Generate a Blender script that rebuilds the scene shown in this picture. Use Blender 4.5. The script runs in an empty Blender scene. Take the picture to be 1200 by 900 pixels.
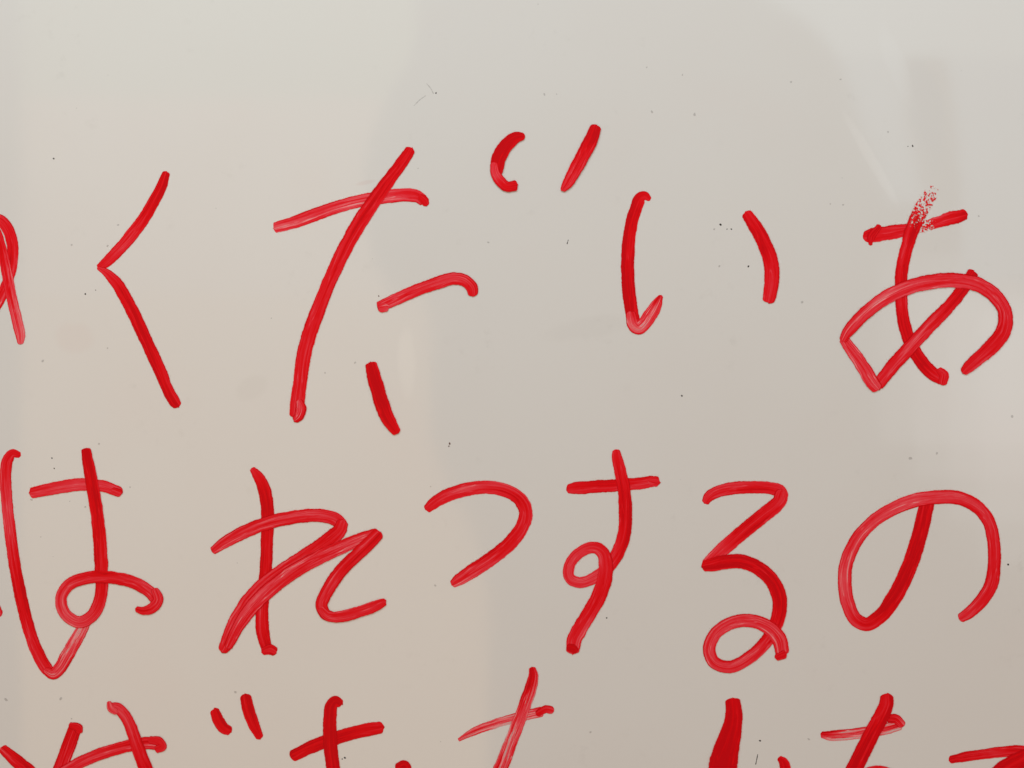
import bpy, math, random
from mathutils import Vector, noise as mnoise

# ------------------------------------------------------------------ scale
# the photograph is 1200 x 900; a marker line about 16 px wide is about 4.3 mm
S = 0.32 / 1200.0          # metres on the board per photo pixel
ZC = 1.25                  # height of the picture's centre on the board
D = 0.46                   # camera distance from the board

sc = bpy.context.scene

# ------------------------------------------------------------------ camera
cam = bpy.data.cameras.new('camera')
cam.sensor_width = 36.0
cam.lens = 36.0 * D / 0.32
cam.clip_start = 0.01
cam.clip_end = 50.0
cam_ob = bpy.data.objects.new('camera', cam)
sc.collection.objects.link(cam_ob)
cam_ob.location = (0, -D, ZC)
cam_ob.rotation_euler = (math.radians(90), 0, 0)
sc.camera = cam_ob

# ------------------------------------------------------------------ world and lamps
world = bpy.data.worlds.new('World')
sc.world = world
world.use_nodes = True
bg = world.node_tree.nodes['Background']
bg.inputs['Color'].default_value = (1.0, 0.75, 0.60, 1)
bg.inputs['Strength'].default_value = 0.445


def area_lamp(name, loc, target, sx, sy, radiance, color):
    l = bpy.data.lights.new(name, 'AREA')
    l.shape = 'RECTANGLE'
    l.size, l.size_y = sx, sy
    l.energy = radiance * math.pi * sx * sy
    l.color = color
    o = bpy.data.objects.new(name, l)
    sc.collection.objects.link(o)
    o.location = loc
    d = (Vector(target) - Vector(loc)).normalized()
    o.rotation_euler = d.to_track_quat('-Z', 'Y').to_euler()
    return o


# soft cool light from high up in front of the board (brighter, cooler top of board)
area_lamp('high_cool_lamp', (-0.10, -0.42, ZC + 0.56), (0, 0, ZC + 0.05), 0.9, 0.3, 4.7, (0.70, 0.915, 1.0))


# added lamp strips behind the camera, shaped so their reflections outline a person
def reflection_lamp(px0, py0, px1, py1, dist, radiance, color, tilt=0.0):
    k = 1 + dist / D
    cx, cy = (px0 + px1) / 2, (py0 + py1) / 2
    sx, sy = abs(px1 - px0) * S * k, abs(py1 - py0) * S * k
    l = bpy.data.lights.new('reflection_strip_lamp', 'AREA')
    l.shape = 'RECTANGLE'
    l.size, l.size_y = sx, sy
    l.energy = radiance * math.pi * sx * sy
    l.color = color
    o = bpy.data.objects.new('reflection_strip_lamp', l)
    sc.collection.objects.link(o)
    o.location = ((cx - 600) * S * k, -dist, ZC + (450 - cy) * S * k)
    # area lamps shine along local -Z; turn it towards +Y (the board)
    o.rotation_euler = (math.radians(90), 0, 0)
    o.rotation_euler.rotate_axis('Z', math.radians(tilt))
    return o


# (photo columns / rows at which each added lamp's faint mirror image is seen, distance from board)
def strips(curve, rows):
    """narrow horizontal strips that follow a curved edge given as (row, column) points"""
    out = []
    for r0, r1 in zip(rows, rows[1:]):
        y = (r0 + r1) / 2
        for (ya, xa), (yb, xb) in zip(curve, curve[1:]):
            if ya <= y <= yb:
                out.append((r0, r1, xa + (xb - xa) * (y - ya) / (yb - ya)))
    return out


LEFT_EDGE = strips([(-70, 489), (40, 487), (75, 478), (110, 456), (140, 442), (180, 429), (250, 426), (300, 433), (345, 456)],
                   [-70, 40, 54, 66, 78, 90, 102, 114, 126, 140, 156, 180, 250, 275, 300, 316, 330, 345])
LEFT_LOW = strips([(345, 497), (375, 503), (520, 507), (560, 520), (610, 548), (660, 566), (720, 571), (970, 572)],
                  [345, 375, 520, 540, 560, 576, 592, 610, 630, 650, 690, 970])
STRIP_LIGHT = {'left_top': (0.62, 0.68, 0.42), 'left_mid': (1.05, 0.74, 0.52), 'left_low': (1.12, 0.70, 0.36),
        'right_top': (1.05, 1.32, 1.40), 'right_side': (0.70, 0.95, 1.12), 'right_mid': (1.95, 2.0, 2.05)}


def lit(key):
    r = max(STRIP_LIGHT[key])
    return r, tuple(x / r for x in STRIP_LIGHT[key])


for edge in (LEFT_EDGE, LEFT_LOW):
    for r0, r1, cx in edge:
        rad, col = lit('left_low' if edge is LEFT_LOW else ('left_top' if r1 < 120 else 'left_mid'))
        reflection_lamp(24, r0, cx, r1, 1.3, rad, col)
RIGHT_EDGE = [(r0, r1, c, 1290) for r0, r1, c in strips([(-70, 860), (0, 905), (25, 945), (66, 982)], [-70, -30, 0, 10, 20, 30, 40, 50, 66])]
RIGHT_SIDE = [(r0, r1, c, 1060 + max(0, r0 - 120) * 0.22) for r0, r1, c in
              strips([(66, 982), (100, 996), (150, 1008), (240, 1040)], [66, 78, 90, 102, 120, 140, 160, 180, 200, 220, 240])]
RIGHT_SIDE += [(r0, r1, c, 1290) for r0, r1, c in strips([(66, 1108), (120, 1118), (200, 1124), (330, 1128)], [66, 90, 120, 160, 200, 330])]
RIGHT_MID = [(300, 520, 1030, 1290), (330, 560, 1070, 1290), (350, 610, 1112, 1290), (370, 660, 1150, 1290)]  # added strips, staggered for a soft brightening at the right edge
for rows, key, part in ((RIGHT_EDGE, 'right_top', 1.0), (RIGHT_SIDE, 'right_side', 1.0), (RIGHT_MID, 'right_mid', 0.27)):
    rad, col = lit(key)
    for n, (r0, r1, c0, c1) in enumerate(rows):
        reflection_lamp(c0, r0, c1, r1, 1.3 + (0.004 * n if key == 'right_mid' else 0), rad * part, col)

sc.view_settings.view_transform = 'Standard'
sc.view_settings.look = 'None'
sc.view_settings.exposure = 0.0
sc.view_settings.gamma = 1.0
sc.view_settings.use_curve_mapping = False
sc.cycles.max_bounces = 8
sc.cycles.transparent_max_bounces = 24
sc.cycles.use_denoising = True


# ------------------------------------------------------------------ node helper
class NT:
    def __init__(self, name):
        self.m = bpy.data.materials.new(name)
        self.m.use_nodes = True
        self.t = self.m.node_tree
        self.b = self.t.nodes['Principled BSDF']

    def n(self, kind, **kw):
        nd = self.t.nodes.new(kind)
        for k, v in kw.items():
            setattr(nd, k, v)
        return nd

    def put(self, sock, v):
        if isinstance(v, bpy.types.NodeSocket):
            self.t.links.new(v, sock)
        else:
            sock.default_value = v

    def math(self, op, a, b=0.0, c=0.0, clamp=False):
        nd = self.n('ShaderNodeMath', operation=op, use_clamp=clamp)
        for i, v in enumerate((a, b, c)):
            self.put(nd.inputs[i], v)
        return nd.outputs[0]

    def attr(self, name):
        return self.n('ShaderNodeAttribute', attribute_name=name).outputs['Fac']

    def vec(self, x, y, z):
        nd = self.n('ShaderNodeCombineXYZ')
        for i, v in enumerate((x, y, z)):
            self.put(nd.inputs[i], v)
        return nd.outputs[0]

    def noise(self, vec, scale, detail=2.0, rough=0.5):
        nd = self.n('ShaderNodeTexNoise')
        self.put(nd.inputs['Vector'], vec)
        nd.inputs['Scale'].default_value = scale
        nd.inputs['Detail'].default_value = detail
        nd.inputs['Roughness'].default_value = rough
        return nd.outputs['Fac']

    def maprange(self, v, a, b, c=0.0, d=1.0, smooth=True):
        nd = self.n('ShaderNodeMapRange', interpolation_type='SMOOTHSTEP' if smooth else 'LINEAR')
        self.put(nd.inputs['Value'], v)
        for k, x in zip(('From Min', 'From Max', 'To Min', 'To Max'), (a, b, c, d)):
            self.put(nd.inputs[k], x)
        return nd.outputs[0]

    def mix(self, f, a, b, blend='MIX'):
        nd = self.n('ShaderNodeMix', data_type='RGBA', blend_type=blend)
        self.put(nd.inputs[0], f)
        self.put(nd.inputs[6], a)
        self.put(nd.inputs[7], b)
        return nd.outputs[2]

    def ramp(self, v, stops):
        nd = self.n('ShaderNodeValToRGB')
        e = nd.color_ramp.elements
        while len(e) < len(stops):
            e.new(0.5)
        for el, (p, c) in zip(e, stops):
            el.position = p
            el.color = (*c, 1)
        self.put(nd.inputs[0], v)
        return nd.outputs[0]


# ------------------------------------------------------------------ materials
def board_material():
    m = NT('whiteboard_enamel')
    pos = m.n('ShaderNodeNewGeometry').outputs['Position']
    base = (0.70, 0.69, 0.67, 1)
    # old wiped-off ink haze: broad, faint, uneven tint
    n1 = m.noise(pos, 9.0, 3.0, 0.55)
    c = m.mix(m.maprange(n1, 0.42, 0.66, 0, 0.55), base, (0.69, 0.672, 0.650, 1))
    n2 = m.noise(pos, 23.0, 2.0, 0.5)
    c = m.mix(m.maprange(n2, 0.56, 0.74, 0, 0.40), c, (0.70, 0.67, 0.648, 1))
    # fine grey grime dots and wipe marks
    sx = m.n('ShaderNodeSeparateXYZ')
    m.put(sx.inputs[0], pos)
    n3 = m.noise(pos, 210.0, 3.0, 0.6)
    patch = m.maprange(m.noise(pos, 40.0, 2.0), 0.52, 0.68)
    c = m.mix(m.math('MULTIPLY', m.maprange(n3, 0.55, 0.75, 0, 0.26), patch), c, (0.56, 0.545, 0.525, 1))
    # faint wiped smears, plus reflections painted in as grey and pale patches
    def smear_or_reflection(px, py, rx, ry, ang, col, f):
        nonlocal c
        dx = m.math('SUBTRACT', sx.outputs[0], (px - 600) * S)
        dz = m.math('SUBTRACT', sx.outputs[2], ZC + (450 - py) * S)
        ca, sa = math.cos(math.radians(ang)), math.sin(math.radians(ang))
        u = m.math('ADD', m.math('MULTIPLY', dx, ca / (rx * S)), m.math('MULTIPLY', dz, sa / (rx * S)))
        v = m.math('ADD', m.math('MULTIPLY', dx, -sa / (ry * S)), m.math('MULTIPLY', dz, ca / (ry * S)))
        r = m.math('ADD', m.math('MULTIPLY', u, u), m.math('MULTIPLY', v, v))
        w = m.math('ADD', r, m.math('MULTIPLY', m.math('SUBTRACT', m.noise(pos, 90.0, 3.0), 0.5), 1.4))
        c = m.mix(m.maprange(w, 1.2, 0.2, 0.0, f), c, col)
    smear_or_reflection(88, 396, 26, 20, 0, (0.68, 0.63, 0.605, 1), 0.45)
    smear_or_reflection(428, 214, 14, 3, 12, (0.66, 0.58, 0.56, 1), 0.5)
    smear_or_reflection(1086, 130, 24, 66, 10, (0.665, 0.665, 0.66, 1), 0.35)  # dark blob of a reflection, painted grey
    smear_or_reflection(1020, 185, 70, 7, -60, (0.76, 0.75, 0.73, 1), 0.5)  # reflected light streak, painted paler
    smear_or_reflection(690, 384, 60, 14, 10, (0.60, 0.585, 0.56, 1), 0.18)
    smear_or_reflection(296, 455, 22, 14, 30, (0.60, 0.585, 0.56, 1), 0.22)
    smear_or_reflection(1050, 75, 60, 12, -70, (0.73, 0.725, 0.71, 1), 0.35)  # second reflected streak put into the colour
    smear_or_reflection(476, 425, 12, 45, 2, (0.76, 0.745, 0.72, 1), 0.5)  # upright pale reflection painted on the board
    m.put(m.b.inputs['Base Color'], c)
    m.b.inputs['Roughness'].default_value = 0.55
    m.b.inputs['Specular IOR Level'].default_value = 0.25
    m.b.inputs['Coat Weight'].default_value = 1.0
    m.b.inputs['Coat IOR'].default_value = 1.5
    m.put(m.b.inputs['Coat Roughness'], m.maprange(m.noise(pos, 30.0, 3.0), 0.3, 0.7, 0.045, 0.075, False))
    # very slight waviness of the enamel
    bump = m.n('ShaderNodeBump')
    bump.inputs['Strength'].default_value = 0.05
    bump.inputs['Distance'].default_value = 0.002
    m.put(bump.inputs['Height'], m.noise(pos, 14.0, 1.0))
    m.put(m.b.inputs['Coat Normal'], bump.outputs[0])
    return m.m


def ink_material():
    m = NT('red_marker_ink')
    v = m.attr('across')       # -1 .. 1 (edges), halo beyond
    s = m.attr('along')        # mm
    seed = m.attr('seed')
    dens = m.attr('dens')
    strk = m.attr('streak')
    dry = m.attr('dry')
    av = m.math('ABSOLUTE', v)
    # streaks left by the felt tip, stretched along the line
    st1 = m.noise(m.vec(m.math('MULTIPLY', s, 0.035), m.math('MULTIPLY', v, 1.7), seed), 1.0, 1.5, 0.5)
    st2 = m.noise(m.vec(m.math('MULTIPLY', s, 0.07), m.math('MULTIPLY', v, 4.2), m.math('ADD', seed, 7.3)), 1.0, 2.0, 0.5)
    st3 = m.noise(m.vec(m.math('MULTIPLY', s, 0.45), m.math('MULTIPLY', v, 3.0), m.math('ADD', seed, 3.1)), 1.0, 3.0, 0.6)
    a = m.math('MULTIPLY', m.math('SUBTRACT', st1, 0.5), 1.6)
    b = m.math('MULTIPLY', m.math('SUBTRACT', st2, 0.5), 0.9)
    c = m.math('MULTIPLY', m.math('SUBTRACT', st3, 0.5), 0.35)
    # hair-thin pale and dark scratches along the line
    st4 = m.noise(m.vec(m.math('MULTIPLY', s, 0.05), m.math('MULTIPLY', v, 2.4), m.math('ADD', seed, 13.7)), 1.0, 1.0, 0.5)
    pale = m.math('MULTIPLY', m.maprange(m.math('ABSOLUTE', m.math('SUBTRACT', st4, 0.47)), 0.035, 0.0), -0.40)
    dark = m.math('MULTIPLY', m.maprange(m.math('ABSOLUTE', m.math('SUBTRACT', st4, 0.58)), 0.025, 0.0), 0.25)
    var = m.math('MULTIPLY', m.math('ADD', m.math('ADD', m.math('ADD', a, b), c), m.math('ADD', pale, dark)), strk)
    # ink dries thicker at the line's rim
    rim = m.math('MULTIPLY', m.maprange(av, 0.80, 0.93), m.maprange(st1, 0.35, 0.6, 0.10, 0.60))
    d = m.math('ADD', m.math('ADD', m.math('ADD', dens, 0.05), var), rim)
    col = m.ramp(d, [(0.0, (0.88, 0.33, 0.34)), (0.14, (0.86, 0.12, 0.14)), (0.34, (0.83, 0.052, 0.075)),
                     (0.58, (0.80, 0.012, 0.022)), (0.82, (0.77, 0.0012, 0.005)), (1.0, (0.60, 0.0008, 0.005))])
    m.put(m.b.inputs['Base Color'], col)
    # cover: opaque film, thin pink stain at the rim, broken where the tip ran dry
    pos = m.n('ShaderNodeNewGeometry').outputs['Position']
    fine = m.noise(pos, 1500.0, 3.0, 0.7)
    fine2 = m.noise(pos, 700.0, 3.0, 0.6)
    edge = m.math('ADD', av, m.math('ADD', m.math('MULTIPLY', m.math('SUBTRACT', fine, 0.5), 0.09), m.math('MULTIPLY', m.math('SUBTRACT', fine2, 0.5), 0.10)))
    film = m.maprange(edge, 1.02, 0.93)
    halo = m.maprange(av, 1.16, 0.98, 0.0, 0.08)
    cover = m.math('MAXIMUM', film, halo)
    thin = m.maprange(d, -0.30, 0.02, 0.35, 1.0)
    cover = m.math('MULTIPLY', cover, thin)
    thr = m.math('MULTIPLY', dry, 0.62)
    dr = m.maprange(m.math('SUBTRACT', m.math('ADD', m.math('MULTIPLY', fine2, 0.40), m.math('MULTIPLY', fine, 0.60)),
                           thr), -0.01, 0.04)
    isdry = m.maprange(dry, 0.02, 0.12)
    alpha = m.math('MULTIPLY', cover, m.math('ADD', m.math('SUBTRACT', 1.0, isdry), m.math('MULTIPLY', isdry, dr)))
    m.put(m.b.inputs['Alpha'], alpha)
    m.b.inputs['Specular IOR Level'].default_value = 0.08
    m.put(m.b.inputs['Roughness'], m.maprange(st2, 0.3, 0.7, 0.28, 0.5, False))
    bump = m.n('ShaderNodeBump')
    bump.inputs['Strength'].default_value = 0.35
    bump.inputs['Distance'].default_value = 0.00012
    m.put(bump.inputs['Height'], d)
    m.put(m.b.inputs['Normal'], bump.outputs[0])
    return m.m


def plain(name, col, rough=0.6, alpha=1.0):
    m = NT(name)
    pos = m.n('ShaderNodeNewGeometry').outputs['Position']
    m.put(m.b.inputs['Base Color'], m.mix(m.noise(pos, 900.0), (*[x * .7 for x in col], 1), (*col, 1)))
    m.b.inputs['Roughness'].default_value = rough
    m.b.inputs['Alpha'].default_value = alpha
    return m.m


M_BOARD = board_material()
M_INK = ink_material()
M_DIRT = plain('dark_dirt', (0.035, 0.030, 0.028), 0.8)
M_FAINT = plain('grey_dust', (0.26, 0.24, 0.23), 0.8, 0.24)
M_BROWN = plain('brown_dirt', (0.18, 0.08, 0.06), 0.8, 0.75)


def mesh_ob(name, verts, faces, mat, parent, smooth=True):
    me = bpy.data.meshes.new(name)
    me.from_pydata(verts, [], faces)
    me.materials.append(mat)
    if smooth:
        me.polygons.foreach_set('use_smooth', [True] * len(me.polygons))
    me.update()
    o = bpy.data.objects.new(name, me)
    sc.collection.objects.link(o)
    o.parent = parent
    return o


# ------------------------------------------------------------------ the board
board = bpy.data.objects.new('whiteboard', None)
sc.collection.objects.link(board)
board.location = (0, 0, ZC)
board['label'] = 'glossy off-white whiteboard covered with large red handwritten kana'
board['category'] = 'whiteboard'


def panel():
    W, H, T, r = 0.90, 0.60, 0.012, 0.0015
    v, f = [], []
    rings = [(W, H, T), (W, H, r), (W - r * .3, H - r * .3, r * .3), (W - r, H - r, 0.0)]
    for (w, h, y) in rings:
        v += [(-w, y, -h), (w, y, -h), (w, y, h), (-w, y, h)]
    for i in range(len(rings) - 1):
        for j in range(4):
            a, b = i * 4 + j, i * 4 + (j + 1) % 4
            f.append((a, b, b + 4, a + 4))
    n = (len(rings) - 1) * 4
    f.append((n, n + 1, n + 2, n + 3))
    f.append((3, 2, 1, 0))
    return mesh_ob('writing_surface', v, f, M_BOARD, board, smooth=False)


panel()


def to_board(px, py, y):
    return ((px - 600) * S, y, (450 - py) * S)


# ------------------------------------------------------------------ marker lines
def catmull(pts, step=1.1):
    """centripetal Catmull-Rom through (x, y, w, ...) rows, resampled every `step` px"""
    P = [list(p) for p in pts]
    if len(P) == 2:
        P.insert(1, [(a + b) / 2 for a, b in zip(*P)])
    first = [2 * a - b for a, b in zip(P[0], P[1])]
    last = [2 * a - b for a, b in zip(P[-1], P[-2])]
    Q = [first] + P + [last]
    out = []
    for i in range(1, len(Q) - 2):
        p0, p1, p2, p3 = Q[i - 1:i + 3]
        def dt(a, b):
            return max(1e-3, math.hypot(a[0] - b[0], a[1] - b[1]) ** 0.5)
        t0 = 0
        t1 = t0 + dt(p0, p1)
        t2 = t1 + dt(p1, p2)
        t3 = t2 + dt(p2, p3)
        n = max(2, int(math.hypot(p2[0] - p1[0], p2[1] - p1[1]) / step))
        for k in range(n):
            t = t1 + (t2 - t1) * k / n
            def L(a, b, ta, tb):
                return [x + (y - x) * (t - ta) / (tb - ta) for x, y in zip(a, b)]
            A1, A2, A3 = L(p0, p1, t0, t1), L(p1, p2, t1, t2), L(p2, p3, t2, t3)
            B1, B2 = L(A1, A2, t0, t2), L(A2, A3, t1, t3)
            out.append(L(B1, B2, t1, t2))
    out.append(P[-1])
    return out


NV = [-1.24, -1.1, -1.0, -0.93, -0.8, -0.55, -0.25, 0.0, 0.25, 0.55, 0.8, 0.93, 1.0, 1.1, 1.24]
layer = [0]
seedc = [0.0]


def lerp_list(vals, t):
    if not isinstance(vals, (list, tuple)):
        return vals
    x = t * (len(vals) - 1)
    i = min(int(x), len(vals) - 2)
    return vals[i] + (vals[i + 1] - vals[i]) * (x - i)


def ribbon(pts, y0, seed, dens, streak, dry, cap, rough, square):
    """one pull of the pen as a thin raised ribbon; returns verts, faces, attributes"""
    path = catmull(pts)
    n = len(path)
    # smooth the half widths and get tangents
    acc = [0.0]
    for a, b in zip(path, path[1:]):
        acc.append(acc[-1] + math.hypot(b[0] - a[0], b[1] - a[1]))
    total = acc[-1]
    tang = []
    for i in range(n):
        a, b = path[max(0, i - 2)], path[min(n - 1, i + 2)]
        l = math.hypot(b[0] - a[0], b[1] - a[1]) or 1
        tang.append(((b[0] - a[0]) / l, (b[1] - a[1]) / l))
    kap = []
    for i in range(n):
        i0, i1 = max(0, i - 3), min(n - 1, i + 3)
        a, b = tang[i0], tang[i1]
        cr = a[0] * b[1] - a[1] * b[0]
        dt = math.asin(max(-1, min(1, cr)))
        kap.append(dt / max(0.5, acc[i1] - acc[i0]))
    V, F, A = [], [], []
    rows = []
    # extra rows before and after for the round ends
    c0, c1 = path[0][2] * 0.5 * (0.35 + 0.65 * cap[0]), path[-1][2] * 0.5 * (0.35 + 0.65 * cap[1])
    m0 = m1 = 9
    for k in range(m0):
        q = 1 - k / m0
        q = math.sin(q * math.pi / 2)
        rows.append((path[0][0] - tang[0][0] * c0 * q, path[0][1] - tang[0][1] * c0 * q, path[0][2], tang[0], 0.0, -c0 * q,
                     max(0.03, (1 - q ** square) ** (1 / square))))
    for i in range(n):
        rows.append((path[i][0], path[i][1], path[i][2], tang[i], kap[i], acc[i], 1.0))
    for k in range(1, m1 + 1):
        q = math.sin(k / m1 * math.pi / 2)
        rows.append((path[-1][0] + tang[-1][0] * c1 * q, path[-1][1] + tang[-1][1] * c1 * q, path[-1][2], tang[-1], 0.0,
                     total + c1 * q, max(0.03, (1 - q ** square) ** (1 / square))))
    for (x, y, w, t, kp, s, cf) in rows:
        u = min(1, max(0, s / total)) if total else 0
        hw = w * 0.5 * 1.06 * cf
        nx, ny = -t[1], t[0]
        dn, sk, dy = lerp_list(dens, u), lerp_list(streak, u), lerp_list(dry, u)
        for v in NV:
            side = 1 if v > 0 else -1
            lim = 1e9
            if kp * side > 0.004:
                lim = 0.92 / abs(kp)
            e = 1 + rough * (mnoise.noise(Vector((s * 0.11, seed * 3.7 + side * 9.1, 0.3)))
                             + 0.6 * mnoise.noise(Vector((s * 0.45, seed * 2.1 + side * 5.2, 4.3))))
            off = min(abs(v) * hw * e, lim) * side if v else 0.0
            av = abs(v)
            hgt = 0.000006 + 0.000004 * max(0.0, 1 - av ** 4) if av < 1 else 0.000003
            sk2 = 0.0
            if cf < 1:      # ragged, slightly skewed lift-off
                q = 1 - cf
                sk2 = q * w * 0.16 * (mnoise.noise(Vector((v * 1.1, seed * 1.7 + (20 if s > 0 else 0), 8.1)))
                                      + 0.7 * mnoise.noise(Vector((v * 3.3, seed * 2.9 + (20 if s > 0 else 0), 1.7))))
            V.append((x + nx * off + t[0] * sk2, y + ny * off + t[1] * sk2, y0 + hgt + 0.000022 * u))
            A.append((v, s * S * 1000 + seed * 40, dn, sk, dy))
    m = len(NV)
    for i in range(len(rows) - 1):
        for j in range(m - 1):
            a = i * m + j
            F.append((a, a + 1, a + m + 1, a + m))
    return V, F, A


def stroke(parent, *segs, name='pen_stroke'):
    """segs: dict(p=[(x, y, w)..], d=density, k=streakiness, dry=, cap=(start, end), r=edge roughness)"""
    V, F, A, SD = [], [], [], []
    for g in segs:
        seedc[0] += 1.37
        sd = seedc[0]
        layer[0] += 1
        v, f, a = ribbon(g['p'], 0.000008 + layer[0] * 0.000030, sd, g.get('d', 0.55), g.get('k', 0.6) * 1.2 + 0.06,
                         g.get('dry', 0.0), g.get('cap', (0.8, 0.8)), g.get('r', 0.07), min(2.35, g.get('sq', 2.05)))
        o = len(V)
        V += [to_board(x, y, -h) for (x, y, h) in v]
        F += [tuple(i + o for i in q) for q in f]
        A += a
        SD += [sd] * len(v)
    ob = mesh_ob(name, V, F, M_INK, parent)
    me = ob.data
    for i, nm in enumerate(('across', 'along', 'dens', 'streak', 'dry')):
        at = me.attributes.new(nm, 'FLOAT', 'POINT')
        at.data.foreach_set('value', [r[i] for r in A])
    at = me.attributes.new('seed', 'FLOAT', 'POINT')
    at.data.foreach_set('value', SD)
    return ob


def character(label):
    o = bpy.data.objects.new('handwritten_character', None)
    sc.collection.objects.link(o)
    o.parent = board
    o['label'] = label
    layer[0] = 0
    return o


def g(p, **kw):
    kw['p'] = p
    return kw


# ---- first line --------------------------------------------------------
c = character('red kana with a tall loop, cut off left of the open angle shaped kana')
stroke(c, g([(-46, 330, 12), (-30, 282, 13), (-14, 259, 13), (0, 258, 13), (9, 268, 13), (14, 283, 13), (15, 300, 13),
             (12, 320, 12), (4, 342, 12), (-8, 364, 12), (-26, 386, 11)], d=[.5, .6, .72, .6, .4]))
stroke(c, g([(-10, 258, 9), (-3, 274, 10), (3, 295, 11), (8, 320, 12), (14, 350, 12), (20, 375, 12), (24, 393, 11), (24, 401, 7)],
            d=[.7, .75, .6, .35, .3], cap=(.6, .6)))

c = character('red kana ku, an open angle pointing left')
stroke(c, g([(194.5, 204, 9), (190, 217, 12), (181, 235, 13), (168, 257, 13.5), (152, 278, 14), (136, 296, 13), (125, 307, 12), (117, 313, 8)],
            d=[.95, .85, .65, .5, .6], cap=(.6, .5), k=.5),
       g([(115, 314, 4), (124, 319, 9), (136, 331, 13), (150, 354, 14), (164, 383, 14.5), (176, 409, 14), (187, 433, 14),
          (196, 455, 13), (204, 470, 13), (207, 474, 11)], d=[.5, .75, .85, .85, .75, .8], cap=(.2, .5), k=.45))

c = character('red kana da, a cross stroke, long diagonal, two small strokes and two voicing ticks')
stroke(c, g([(323, 266.5, 12), (345, 260.5, 14), (375, 249.5, 14.5), (400, 241, 14), (425, 235, 14.5), (450, 231, 15),
             (475, 228.5, 15), (488, 230, 14), (495, 234, 13)], d=[.30, .45, .40, .30, .42, .42, .5], k=.55, cap=(.2, .4)),
       g([(494, 232, 9), (498, 236, 10), (499, 238, 8)], d=.85, cap=(.8, .8)))
stroke(c, g([(480, 177, 12), (472, 189, 13.5), (455, 212, 15), (436, 239, 16.5), (420, 263, 17), (405, 290, 16.5), (390, 321, 16),
             (376, 355, 16), (364, 387, 16.5), (356, 417, 16.5), (351.5, 450, 16), (348, 475, 16), (347, 486, 15)],
            d=[.7, .8, .85, .7, .65, .6, .5, .45], k=.5, cap=(.6, .2)),
       g([(351, 471, 8), (353, 478, 12), (350, 488, 11), (347, 491, 9)], d=[.35, .55, .8], k=.9, cap=(.5, .6)))
stroke(c, g([(445, 359.5, 12), (460, 352.5, 13), (485, 341.5, 13.5), (510, 332.5, 14), (532, 326.5, 14), (545, 329, 13.5),
             (553, 337, 13.5), (554, 343, 12)], d=[.5, .32, .35, .42, .42, .5, .75], k=.6, cap=(.1, .6)),
       g([(447, 361, 10), (452, 360, 10)], d=[.6, .5], cap=(.6, .6)))
stroke(c, g([(435, 428, 13.5), (438, 440, 15.5), (443, 458, 16.5), (449, 477, 16.5), (456, 493, 15), (464, 505, 11)],
            d=[.85, .85, .9, .8, .75], k=.35, cap=(.35, .5), sq=3.2))
stroke(c, g([(612, 160, 9), (605, 161, 13), (593, 171, 15.5), (584.5, 185, 16.5), (582, 200, 15)], d=[.85, .92, .85], k=.25, cap=(.5, .6)),
       g([(579, 193, 9), (580.5, 203, 11), (586, 212, 12), (594, 218.5, 12), (603, 218, 12)], d=[.45, .40, .8, .9], cap=(.3, .5), sq=3))
stroke(c, g([(697.5, 151, 13), (693.5, 162, 15.5), (684, 181, 15.5), (673, 201, 14.5), (665, 215, 12), (660, 222, 7)],
            d=[.9, .8, .7, .5, .55], k=.7, cap=(.7, .4)))

c = character('red kana i, a tall hooked line and a short curved line')
stroke(c, g([(760.5, 233, 6), (756, 229.5, 10), (751, 231.5, 13), (746, 242, 14), (740.5, 260, 14), (737, 282, 14.5), (735.7, 305, 15),
             (736, 331, 15), (738.5, 354, 15), (742, 374, 14.5)], d=[.6, .9, .9, .85, .9, .9, .8], k=.35, cap=(.5, .35)),
       g([(739, 368, 11), (742, 380, 14), (748, 384.5, 15), (756, 378, 15.5), (764, 366, 15), (770, 355.5, 12), (774, 348, 6)],
         d=[.55, .3, .3, .42, .42, .75], k=.8, cap=(.3, .5)))
stroke(c, g([(876, 252, 13), (884, 264, 15), (893, 280, 16), (901, 299, 17), (904.3, 315, 17), (904.2, 331, 16.5), (902, 346, 15),
             (901, 351, 14)], d=[.75, .88, .88, .7, .6, .6], k=.4, cap=(.6, .4)))

c = character('red kana a with a dry broken top stroke and a wide slanted loop')
stroke(c, g([(1016, 277, 13), (1026, 274.5, 17), (1040, 273, 16.5), (1053, 271, 15), (1066, 268.5, 14), (1080, 265.5, 13),
             (1095, 261.5, 12.5), (1108, 257.5, 14), (1120, 254.5, 15), (1130, 251.5, 12)],
            d=[.75, .72, .6, .6, .5, .5, .6, .8], dry=[0, 0, 0, .45, .74, .80, .72, .35, 0, 0], k=.5, cap=(.5, .4), r=.14),
       g([(1020, 286, 5), (1021, 277, 9), (1030, 266, 7)], d=.75, cap=(.5, .5), r=.2))
stroke(c, g([(1093, 222, 15), (1088, 232, 16), (1081, 243, 17), (1074, 257, 17), (1068, 272, 16), (1062.5, 290, 14.5), (1058, 309, 14),
             (1055.5, 330, 14), (1056, 351, 14), (1059, 377, 14), (1067, 402, 14.5), (1079, 423, 15), (1093, 438, 15), (1103, 444, 13)],
            d=[.6, .7, .9, .75, .8, .75, .75, .75, .85, .6], dry=[.88, .82, .76, .68, .3, 0, 0, 0, 0, 0, 0, 0, 0, 0, 0, 0], k=.4, cap=(.3, .3)),
       g([(1101, 434, 8), (1106, 439, 11), (1105, 448, 10)], d=.8, cap=(.5, .5), r=.12))
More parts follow.
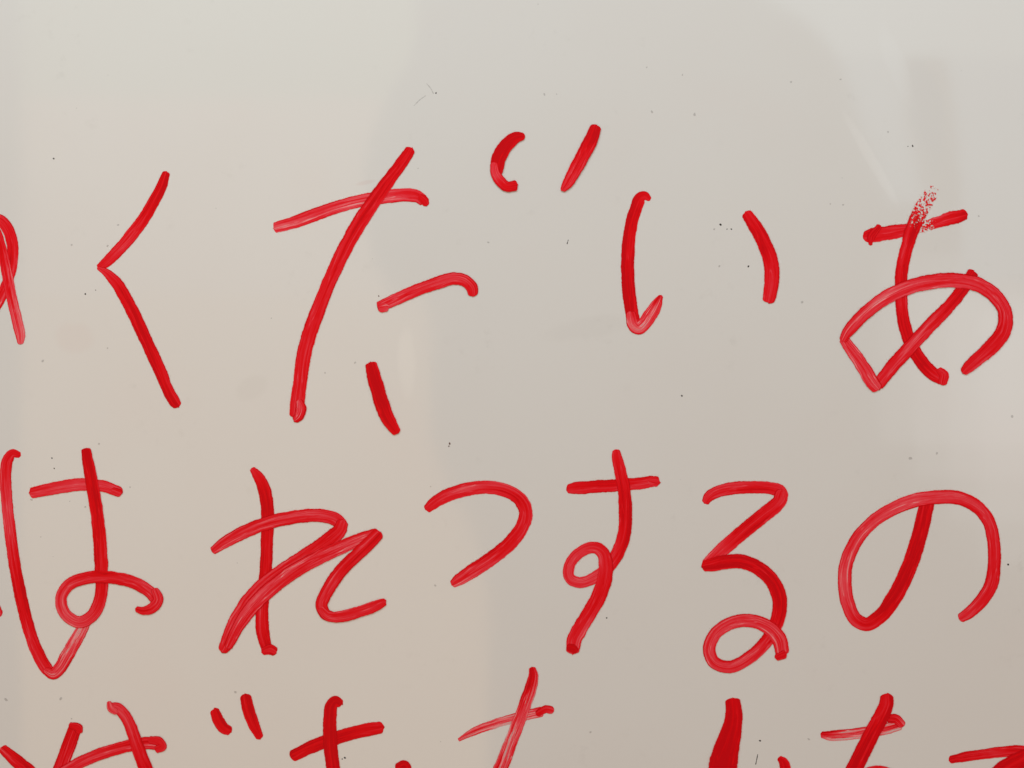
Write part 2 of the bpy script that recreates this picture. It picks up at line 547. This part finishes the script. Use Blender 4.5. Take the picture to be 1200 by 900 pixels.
stroke(c, g([(1139.5, 320, 13), (1128, 339, 14), (1110, 361, 14.5), (1089, 382, 15), (1068, 405, 15.5), (1047, 428, 15.5), (1029, 450, 14)],
            d=[.85, .7, .6, .45, .55, .5], k=.5, cap=(.3, .3), r=.1),
       g([(989, 398, 11), (999, 412, 14), (1012, 431, 15), (1022, 448, 15.5), (1027, 454, 13)], d=[.55, .35, .45, .55], k=.6, cap=(.2, .5)),
       g([(988, 398, 9), (994, 388, 13), (1006, 374.5, 14.5), (1029, 354.5, 15.5), (1059, 338.5, 16.5), (1089, 330.5, 16.5), (1119, 328.5, 16.5),
          (1146, 333.5, 16.5), (1166, 347, 16), (1177.5, 366, 16.5), (1176, 387, 17.5), (1163, 405, 17.5), (1146, 420, 15), (1134, 431, 13),
          (1130, 435, 10)], d=[.6, .45, .32, .35, .4, .38, .45, .55, .8, .75, .6], k=.5, cap=(.3, .4)))

# ---- second line -------------------------------------------------------
c = character('red kana ending in a blunt hook, cut off left of the kana ha')
stroke(c, g([(-52, 668, 13), (-38, 690, 14), (-22, 704, 14), (-8, 711, 14), (-3, 718, 12)], d=[.7, .7, .6]))

c = character('red kana ha with a long hooked left line and a looped right stem')
stroke(c, g([(22, 533, 7), (15, 531.5, 10), (9, 539, 12.5), (6.5, 555, 13), (7.5, 580, 13), (10.5, 610, 13), (15.5, 650, 13.5), (22, 687, 14),
             (31, 727, 14), (42, 760, 14), (55, 784, 14), (60, 788, 12)], d=[.7, .5, .42, .5, .7, .85, .75, .7, .6], k=.5, cap=(.5, .3)),
       g([(54, 786, 9), (62, 790, 12), (70, 783, 14), (79, 768, 15), (89, 750, 14.5), (97, 736, 13), (102, 728, 10)],
         d=[.5, .35, .30, .28, .25, .3], k=.9, cap=(.3, .2)))
stroke(c, g([(38, 577.5, 12), (52, 574.5, 13.5), (67, 571.5, 14), (97, 567.5, 14), (120, 569.5, 13), (139, 576, 12)],
            d=[.5, .45, .38, .45, .5], k=.4, cap=(.3, .6)),
       g([(133, 575, 8), (140, 577.5, 9)], d=.65, cap=(.4, .6)))
stroke(c, g([(101, 528, 11), (103, 540, 13), (106.7, 560, 14), (113, 597, 14.5), (117, 633, 15), (119, 670, 15), (118.5, 697, 14),
             (110, 719, 14), (94, 729, 13.5), (78, 721, 13), (71.5, 703, 13), (80, 686, 13.5), (103, 677, 14), (133, 677, 14), (158, 683, 14),
             (175, 693, 13.5), (181, 700, 13)], d=[.85, .8, .85, .88, .85, .8, .5, .35, .4, .5, .6, .55, .5], k=.5, cap=(.3, .5), sq=3),
       g([(182, 692, 9), (185.5, 703, 12), (178, 713, 12), (168, 715.5, 9), (161, 714, 7)], d=[.45, .6, .75, .8], cap=(.5, .4), r=.12))

c = character('red kana re with a stem and a zigzag that curls away at the foot')
stroke(c, g([(296, 550, 7), (301, 556, 11), (308, 569, 14), (312.5, 587, 15), (313.5, 608, 14.5), (313, 631, 14), (312, 660, 14),
             (309.5, 689, 14), (307, 718, 14.5), (308, 742, 15), (312, 758, 13)], d=[.5, .85, .95, .8, .8, .8, .7, .7, .85], k=.4, cap=(.3, .3)),
       g([(309, 763, 9), (317, 761, 12), (321, 763, 11)], d=.7, cap=(.4, .5), r=.12))
stroke(c, g([(250, 645, 9), (262, 636.5, 13), (278, 627.5, 14.5), (306.7, 615, 15), (335.6, 607.5, 15), (364, 604, 15), (382, 605, 15),
             (394, 609, 15), (399, 614, 15)], d=[.55, .5, .42, .4, .42, .4, .5], k=.55, cap=(.2, .9)),
       g([(401, 614, 14), (398, 621, 16), (390, 629, 17), (371, 643, 17), (344, 660, 16), (316, 680, 17), (293, 703, 18), (276, 730, 17),
          (265, 755, 15), (262, 761, 12)], d=[.5, .55, .45, .5, .45, .48, .5, .7], k=.6, cap=(.6, .4)),
       g([(268, 757, 10), (282, 730, 14), (304, 702, 16), (336, 675.5, 16.5), (365, 657.5, 16), (394, 644, 15.5), (422, 632, 14.5), (441, 626, 13.5)],
         d=[.6, .48, .42, .44, .40, .42, .45], k=.62, cap=(.4, .4)),
       g([(442, 627, 14), (435, 634, 15), (419, 649.5, 15), (399, 669.5, 15), (384, 692, 15), (377, 708, 14), (381, 719, 13), (388, 722.5, 12)],
         d=[.7, .6, .7, .55, .6, .5], k=.5, cap=(.6, .4)),
       g([(376, 714, 8), (384, 722, 11), (399, 722.5, 13), (422, 716.5, 13), (440, 710, 12), (450, 705.5, 9)], d=[.5, .6, .6, .5, .7], k=.5, cap=(.3, .4)))

c = character('red kana tsu, a single open curve bending back to the left')
stroke(c, g([(501, 596, 10), (508, 590, 13), (520, 582.5, 14.5), (542, 574.5, 15), (570, 571, 15), (592, 574.5, 15), (609, 585, 15.5), (616, 600, 15.5),
             (612, 617, 15.5), (598, 636, 16), (576.5, 654, 16), (551.5, 670.5, 15.5), (537, 680, 13), (531, 684, 9)],
            d=[.6, .55, .5, .55, .7, .6, .7, .65, .45, .35], k=.5, cap=(.3, .3)))

c = character('red kana su with a crossbar, a small loop and a tail sweeping left')
stroke(c, g([(667, 573, 11), (676, 572, 14), (691.5, 570.7, 14), (722.7, 568.5, 14), (747.5, 566.5, 14), (764, 564, 13)],
            d=[.6, .65, .7, .6, .6], k=.45, cap=(.3, .6), r=.1),
       g([(763, 563, 10), (769, 564, 12)], d=.7, cap=(.5, .5), r=.14))
stroke(c, g([(722, 529, 9), (723.5, 538, 12), (726.7, 551, 13.5), (731, 572, 14.5), (733, 597, 15), (732, 622, 15), (726, 643, 15), (715, 661.5, 14.5),
             (698, 676, 13), (680, 682.5, 12.5), (667.5, 677, 12.5), (667, 664, 12.5), (677, 649, 12.5), (694, 641.5, 13), (706, 647, 14.5),
             (710, 662, 16), (708, 681, 17), (698, 706, 17), (683, 731, 17), (673, 750, 17), (671, 762, 15)],
            d=[.6, .75, .88, .92, .85, .7, .45, .35, .4, .45, .55, .6, .7, .65, .5, .5], k=.45, cap=(.2, .3), r=.08),
       g([(667, 759, 9), (672, 760, 10), (674, 762, 9)], d=.95, k=.2, cap=(.5, .5), r=.12))

c = character('red kana ru, a three-like shape that ends in a closed loop')
stroke(c, g([(827, 588, 9), (831, 582, 12), (840, 576.5, 13), (860, 572, 14), (887, 571, 14), (905, 572.5, 14), (914, 576, 15), (916, 580, 15)],
            d=[.6, .5, .5, .6, .55, .5], k=.45, cap=(.3, .4)),
       g([(916, 579, 15), (914, 586, 16), (908, 593, 16.5), (893, 605, 16.5), (872, 622, 16.5), (850, 641, 16.5), (836, 654, 15.5), (829, 661, 13.5)],
         d=[.6, .75, .85, .75, .5, .55], k=.5, cap=(.6, .4)),
       g([(827, 663, 13), (834, 662, 15), (846, 659, 16), (869, 658, 16), (889, 666, 16), (905, 681, 16.5), (913.5, 703, 17), (911, 726, 16),
          (899, 750, 15), (878, 770.5, 14.5), (855, 781.5, 14), (837, 776, 14), (831, 760, 14), (839.5, 741, 14), (860, 729, 14.5), (881, 727.5, 15),
          (901, 735.5, 16), (913, 749, 17), (916.5, 764, 16)],
         d=[.9, .92, .85, .9, .9, .85, .75, .5, .4, .4, .35, .38, .4, .45, .4, .4], k=.55, cap=(.6, .2), r=.05),
       g([(911, 770, 8), (918, 767, 10)], d=.8, cap=(.6, .5), r=.12))

c = character('red kana no, a single big open loop')
stroke(c, g([(1086.5, 588, 17), (1080.5, 615, 17.5), (1073, 643, 18), (1062.6, 671, 18), (1048.6, 699, 18), (1033, 720.5, 16.5), (1016, 731.5, 15.5),
             (1003, 726, 15.5), (994, 708.6, 15.5), (990, 685, 15.5), (992, 660, 15.5), (1003, 634, 15), (1021, 613, 14.5), (1044, 597.5, 15),
             (1072, 586.5, 15.5), (1100, 582.5, 15.5), (1125, 584, 15.5), (1145, 594, 15), (1158.5, 611, 14.5), (1164.5, 636, 14.5), (1165, 662, 15),
             (1161.5, 685, 15.5), (1150, 704, 15), (1137, 717, 13.5), (1127, 723.5, 11)],
            d=[.92, .95, .95, .9, .85, .6, .35, .32, .35, .3, .35, .35, .4, .5, .55, .6, .65, .6, .55], k=.5, cap=(.2, .6), r=.05))

# ---- third line (runs on below) ---------------------------------------
c = character('red crossing kana strokes below the kana ha, cut by the lower edge')
stroke(c, g([(4, 878, 11), (14, 887, 14), (28, 899, 16), (44, 914, 16), (60, 934, 15), (72, 956, 13)], d=[.7, .85, .85, .8], cap=(.4, .6)))
stroke(c, g([(88, 853, 15), (84, 864, 16), (79, 878, 16), (71, 900, 16), (61, 926, 15), (48, 950, 13)], d=[.8, .7, .5, .5], k=.7, cap=(.3, .6), sq=3.2),
       g([(83, 850, 7), (92, 853, 10), (93, 857, 8)], d=.75, cap=(.5, .5), r=.14))
stroke(c, g([(34, 938, 11), (56, 917, 12), (80, 901, 13), (107, 887.5, 13.5), (133, 878.5, 13.5), (155, 873, 13.5), (172, 870.5, 14), (182, 871.5, 13)],
            d=[.4, .42, .42, .5, .6], k=.5),
       g([(177, 867, 9), (186, 869, 11), (190.5, 875, 10), (184, 878, 8)], d=.7, cap=(.5, .5), r=.12))
stroke(c, g([(130, 828, 9), (137, 829, 12), (146, 838, 13), (153.5, 852, 13.5), (160, 871, 14.5), (166, 888, 15), (173, 906, 16), (184, 934, 16), (192, 962, 14)],
            d=[.35, .45, .7, .8, .9, .9], k=.5, cap=(.4, .5)),
       g([(128, 823, 5), (130, 830, 8), (136, 834, 7)], d=.45, cap=(.4, .5)))
c2 = character('pair of short red voicing ticks above the bottom line of kana')
stroke(c2, g([(252, 834, 11), (257, 846, 13.5), (262, 853, 13), (268, 856, 11)], d=[.85, .85, .8], k=.3, cap=(.5, .5)))
stroke(c2, g([(288, 818, 13), (291, 831, 14), (297, 848, 13), (304, 863, 9)], d=[.9, .85, .7, .75], k=.4, cap=(.7, .5)))

c = character('thick red cross of a kana beside the voicing ticks, cut by the lower edge')
stroke(c, g([(344, 885.5, 13), (360, 877.5, 14.5), (377, 870.5, 15), (410, 860, 15), (432, 855, 15), (445, 852.5, 14)], d=[.9, .85, .9, .85, .75], k=.3, cap=(.4, .5)))
stroke(c, g([(398, 824, 10), (393, 821.5, 12), (388.5, 827, 14), (386.8, 842, 15), (387, 869, 15.5), (390, 897, 15.5), (396, 930, 15), (404, 960, 13)],
            d=[.85, .9, .92, .9, .8], k=.3, cap=(.5, .5)))
stroke(c, g([(468, 900, 13), (474, 897, 12), (476, 910, 15), (480, 940, 14)], d=.9, k=.3, cap=(.3, .5)))

c = character('red streaky cross of thin kana strokes with pale gaps, below the kana tsu')
stroke(c, g([(538, 867, 4), (548, 861, 7), (562, 854.5, 9.5), (590, 845, 10.5), (615, 838.5, 11), (634, 834, 11)], d=[.35, .25, .2, .35, .35], k=1.15, cap=(.2, .3), r=.1),
       g([(630, 836, 7), (640, 831, 9), (646, 832, 9)], d=[.8, .55], cap=(.4, .5), r=.16))
stroke(c, g([(624, 784, 8), (625, 792, 11), (622, 805, 13.5), (614, 829, 14), (602, 861, 14.5), (588, 897, 15.5), (574, 930, 15), (562, 956, 13)],
            d=[.7, .6, .45, .4, .45, .4], k=1.1, cap=(.4, .5)))

c = character('very thick solid red kana stroke, widening downward')
stroke(c, g([(858.5, 822, 17), (860, 834, 19), (859, 848, 21), (855.5, 862, 25), (851, 880, 29), (847, 900, 33), (843, 930, 35), (842, 960, 34)],
            d=[.85, .9, .95, 1, 1], k=.25, cap=(.15, .5), sq=4, r=.04))
stroke(c, g([(914, 889, 7), (918, 893, 11), (922, 908, 13), (927, 935, 13)], d=.85, k=.3, cap=(.5, .5)))

c = character('red kana with a slanted stem and a pale-streaked crossbar, below the kana no')
stroke(c, g([(964, 861, 8), (972, 862, 11), (990, 861, 12), (1016, 857.5, 12.5), (1040, 853.5, 12.5), (1053, 849.5, 12)],
            d=[.5, .25, .2, .3, .3, .4], k=1.1, cap=(.4, .5)),
       g([(1042, 842, 10), (1050, 842.5, 11), (1057, 849, 9)], d=[.8, .6, .3], cap=(.5, .4)))
stroke(c, g([(1039, 818, 15), (1038, 827, 17), (1031, 842, 17.5), (1020, 863, 18), (1003, 897, 18.5), (990, 925, 18), (980, 952, 15)], d=[.75, .85, .9, .8, .85], k=.4, cap=(.5, .5)))
stroke(c, g([(1000, 922, 11), (1014, 906, 11), (1030, 903, 11), (1046, 909, 12), (1054, 924, 12), (1046, 944, 12)], d=.7))

c = character('red zigzag kana with a nearly flat top bar beside the slanted stem kana')
stroke(c, g([(1115, 890, 9), (1130, 887, 11), (1150, 884, 11.5), (1175, 881, 12), (1195, 880, 13), (1210, 882, 13)], d=[.8, .6, .5, .7, .8], k=.7, cap=(.5, .5)),
       g([(1214, 882, 16), (1198, 890, 20), (1178, 901, 21), (1158, 918, 19), (1140, 942, 16)], d=[.9, .9, .85], k=.35))

# ------------------------------------------------------------------ dirt specks and scratches on the enamel
random.seed(4)


def blot(V, F, px, py, r, elong=1.0, ang=0.0):
    o = len(V)
    n = 8
    V.append(to_board(px, py, -0.00004))
    for i in range(n):
        a = 2 * math.pi * i / n
        rr = r * random.uniform(0.75, 1.2)
        x, y = math.cos(a) * rr * elong, math.sin(a) * rr
        ca, sa = math.cos(ang), math.sin(ang)
        V.append(to_board(px + x * ca - y * sa, py + x * sa + y * ca, -0.000008))
    for i in range(n):
        F.append((o, o + 1 + i, o + 1 + (i + 1) % n))


def scratch(V, F, pts, w):
    path = catmull([(x, y, w) for x, y in pts], 1.0)
    o = len(V)
    for i, p in enumerate(path):
        a, b = path[max(0, i - 1)], path[min(len(path) - 1, i + 1)]
        l = math.hypot(b[0] - a[0], b[1] - a[1]) or 1
        nx, ny = -(b[1] - a[1]) / l, (b[0] - a[0]) / l
        h = w * 0.5 * random.uniform(0.4, 1.1)
        V.append(to_board(p[0] + nx * h, p[1] + ny * h, -0.00001))
        V.append(to_board(p[0] - nx * h, p[1] - ny * h, -0.00001))
    for i in range(len(path) - 1):
        a = o + i * 2
        F.append((a, a + 1, a + 3, a + 2))


def speck_part(name, mat, specks=(), lines=(), rnd=0):
    V, F = [], []
    for (x, y, r) in specks:
        blot(V, F, x, y, r * 0.85, random.uniform(1, 1.5), random.uniform(0, 3.1))
    for pts, w in lines:
        scratch(V, F, pts, w)
    for _ in range(rnd):
        blot(V, F, random.uniform(-200, 1400), random.uniform(-100, 1000), random.choice((.4, .5, .6, .7, 1.0)), random.uniform(1, 2), random.uniform(0, 3.1))
    o = mesh_ob(name, V, F, mat, board, smooth=False)
    o['kind'] = 'stuff'
    return o


speck_part('dark_specks', M_DIRT,
           [(63, 186, 1.2), (844.5, 263.5, 1.5), (852, 268.5, .8), (857, 268.5, .9), (1069.5, 171, 1.3), (1064, 171.5, .7), (1181.5, 661.5, 1.4),
            (799, 464, 1.2), (100, 344.5, 1.2), (112, 340, .7), (404, 888, 1.5), (401, 889.5, .9), (61, 537, 1.1), (63.5, 549, .9), (877, 312, 1.1),
            (511, 109, 1.0), (890.5, 868, 1.1), (711, 724, 1.1)],
           [([(888, 884), (887, 889), (885.5, 896)], 1.1), ([(666, 281), (664.5, 286)], 1.4)])
speck_part('dust_specks', M_FAINT,
           [(843, 312, 1.3), (764, 131, 1.6), (814, 134, 1.6), (927, 96, 1.4), (985, 93, 1.2), (940, 354, 1.6), (988, 240, 1.3), (973, 239, 1.0),
            (116, 520, 1.4), (126, 288, 1.2), (84, 287, 1.3), (71, 819, 1.8), (7, 820, 2.0), (276, 811, 1.6), (1067, 537, 2.2), (1098, 531, 1.6),
            (1186, 488, 1.8), (692, 858, 1.4), (510, 686, 1.3), (126, 408, 1.2), (100, 594, 1.2), (381, 437, 1.2), (50, 423, 1.4), (837, 268.5, 1.2)],
           [([(485, 124), (492, 117), (499, 112)], 1.1), ([(500, 98), (505, 104), (508, 110)], 1.1)], rnd=60)
speck_part('brown_specks', M_BROWN, [(527, 520, 1.5), (526, 523, .9), (444, 347, .9)])
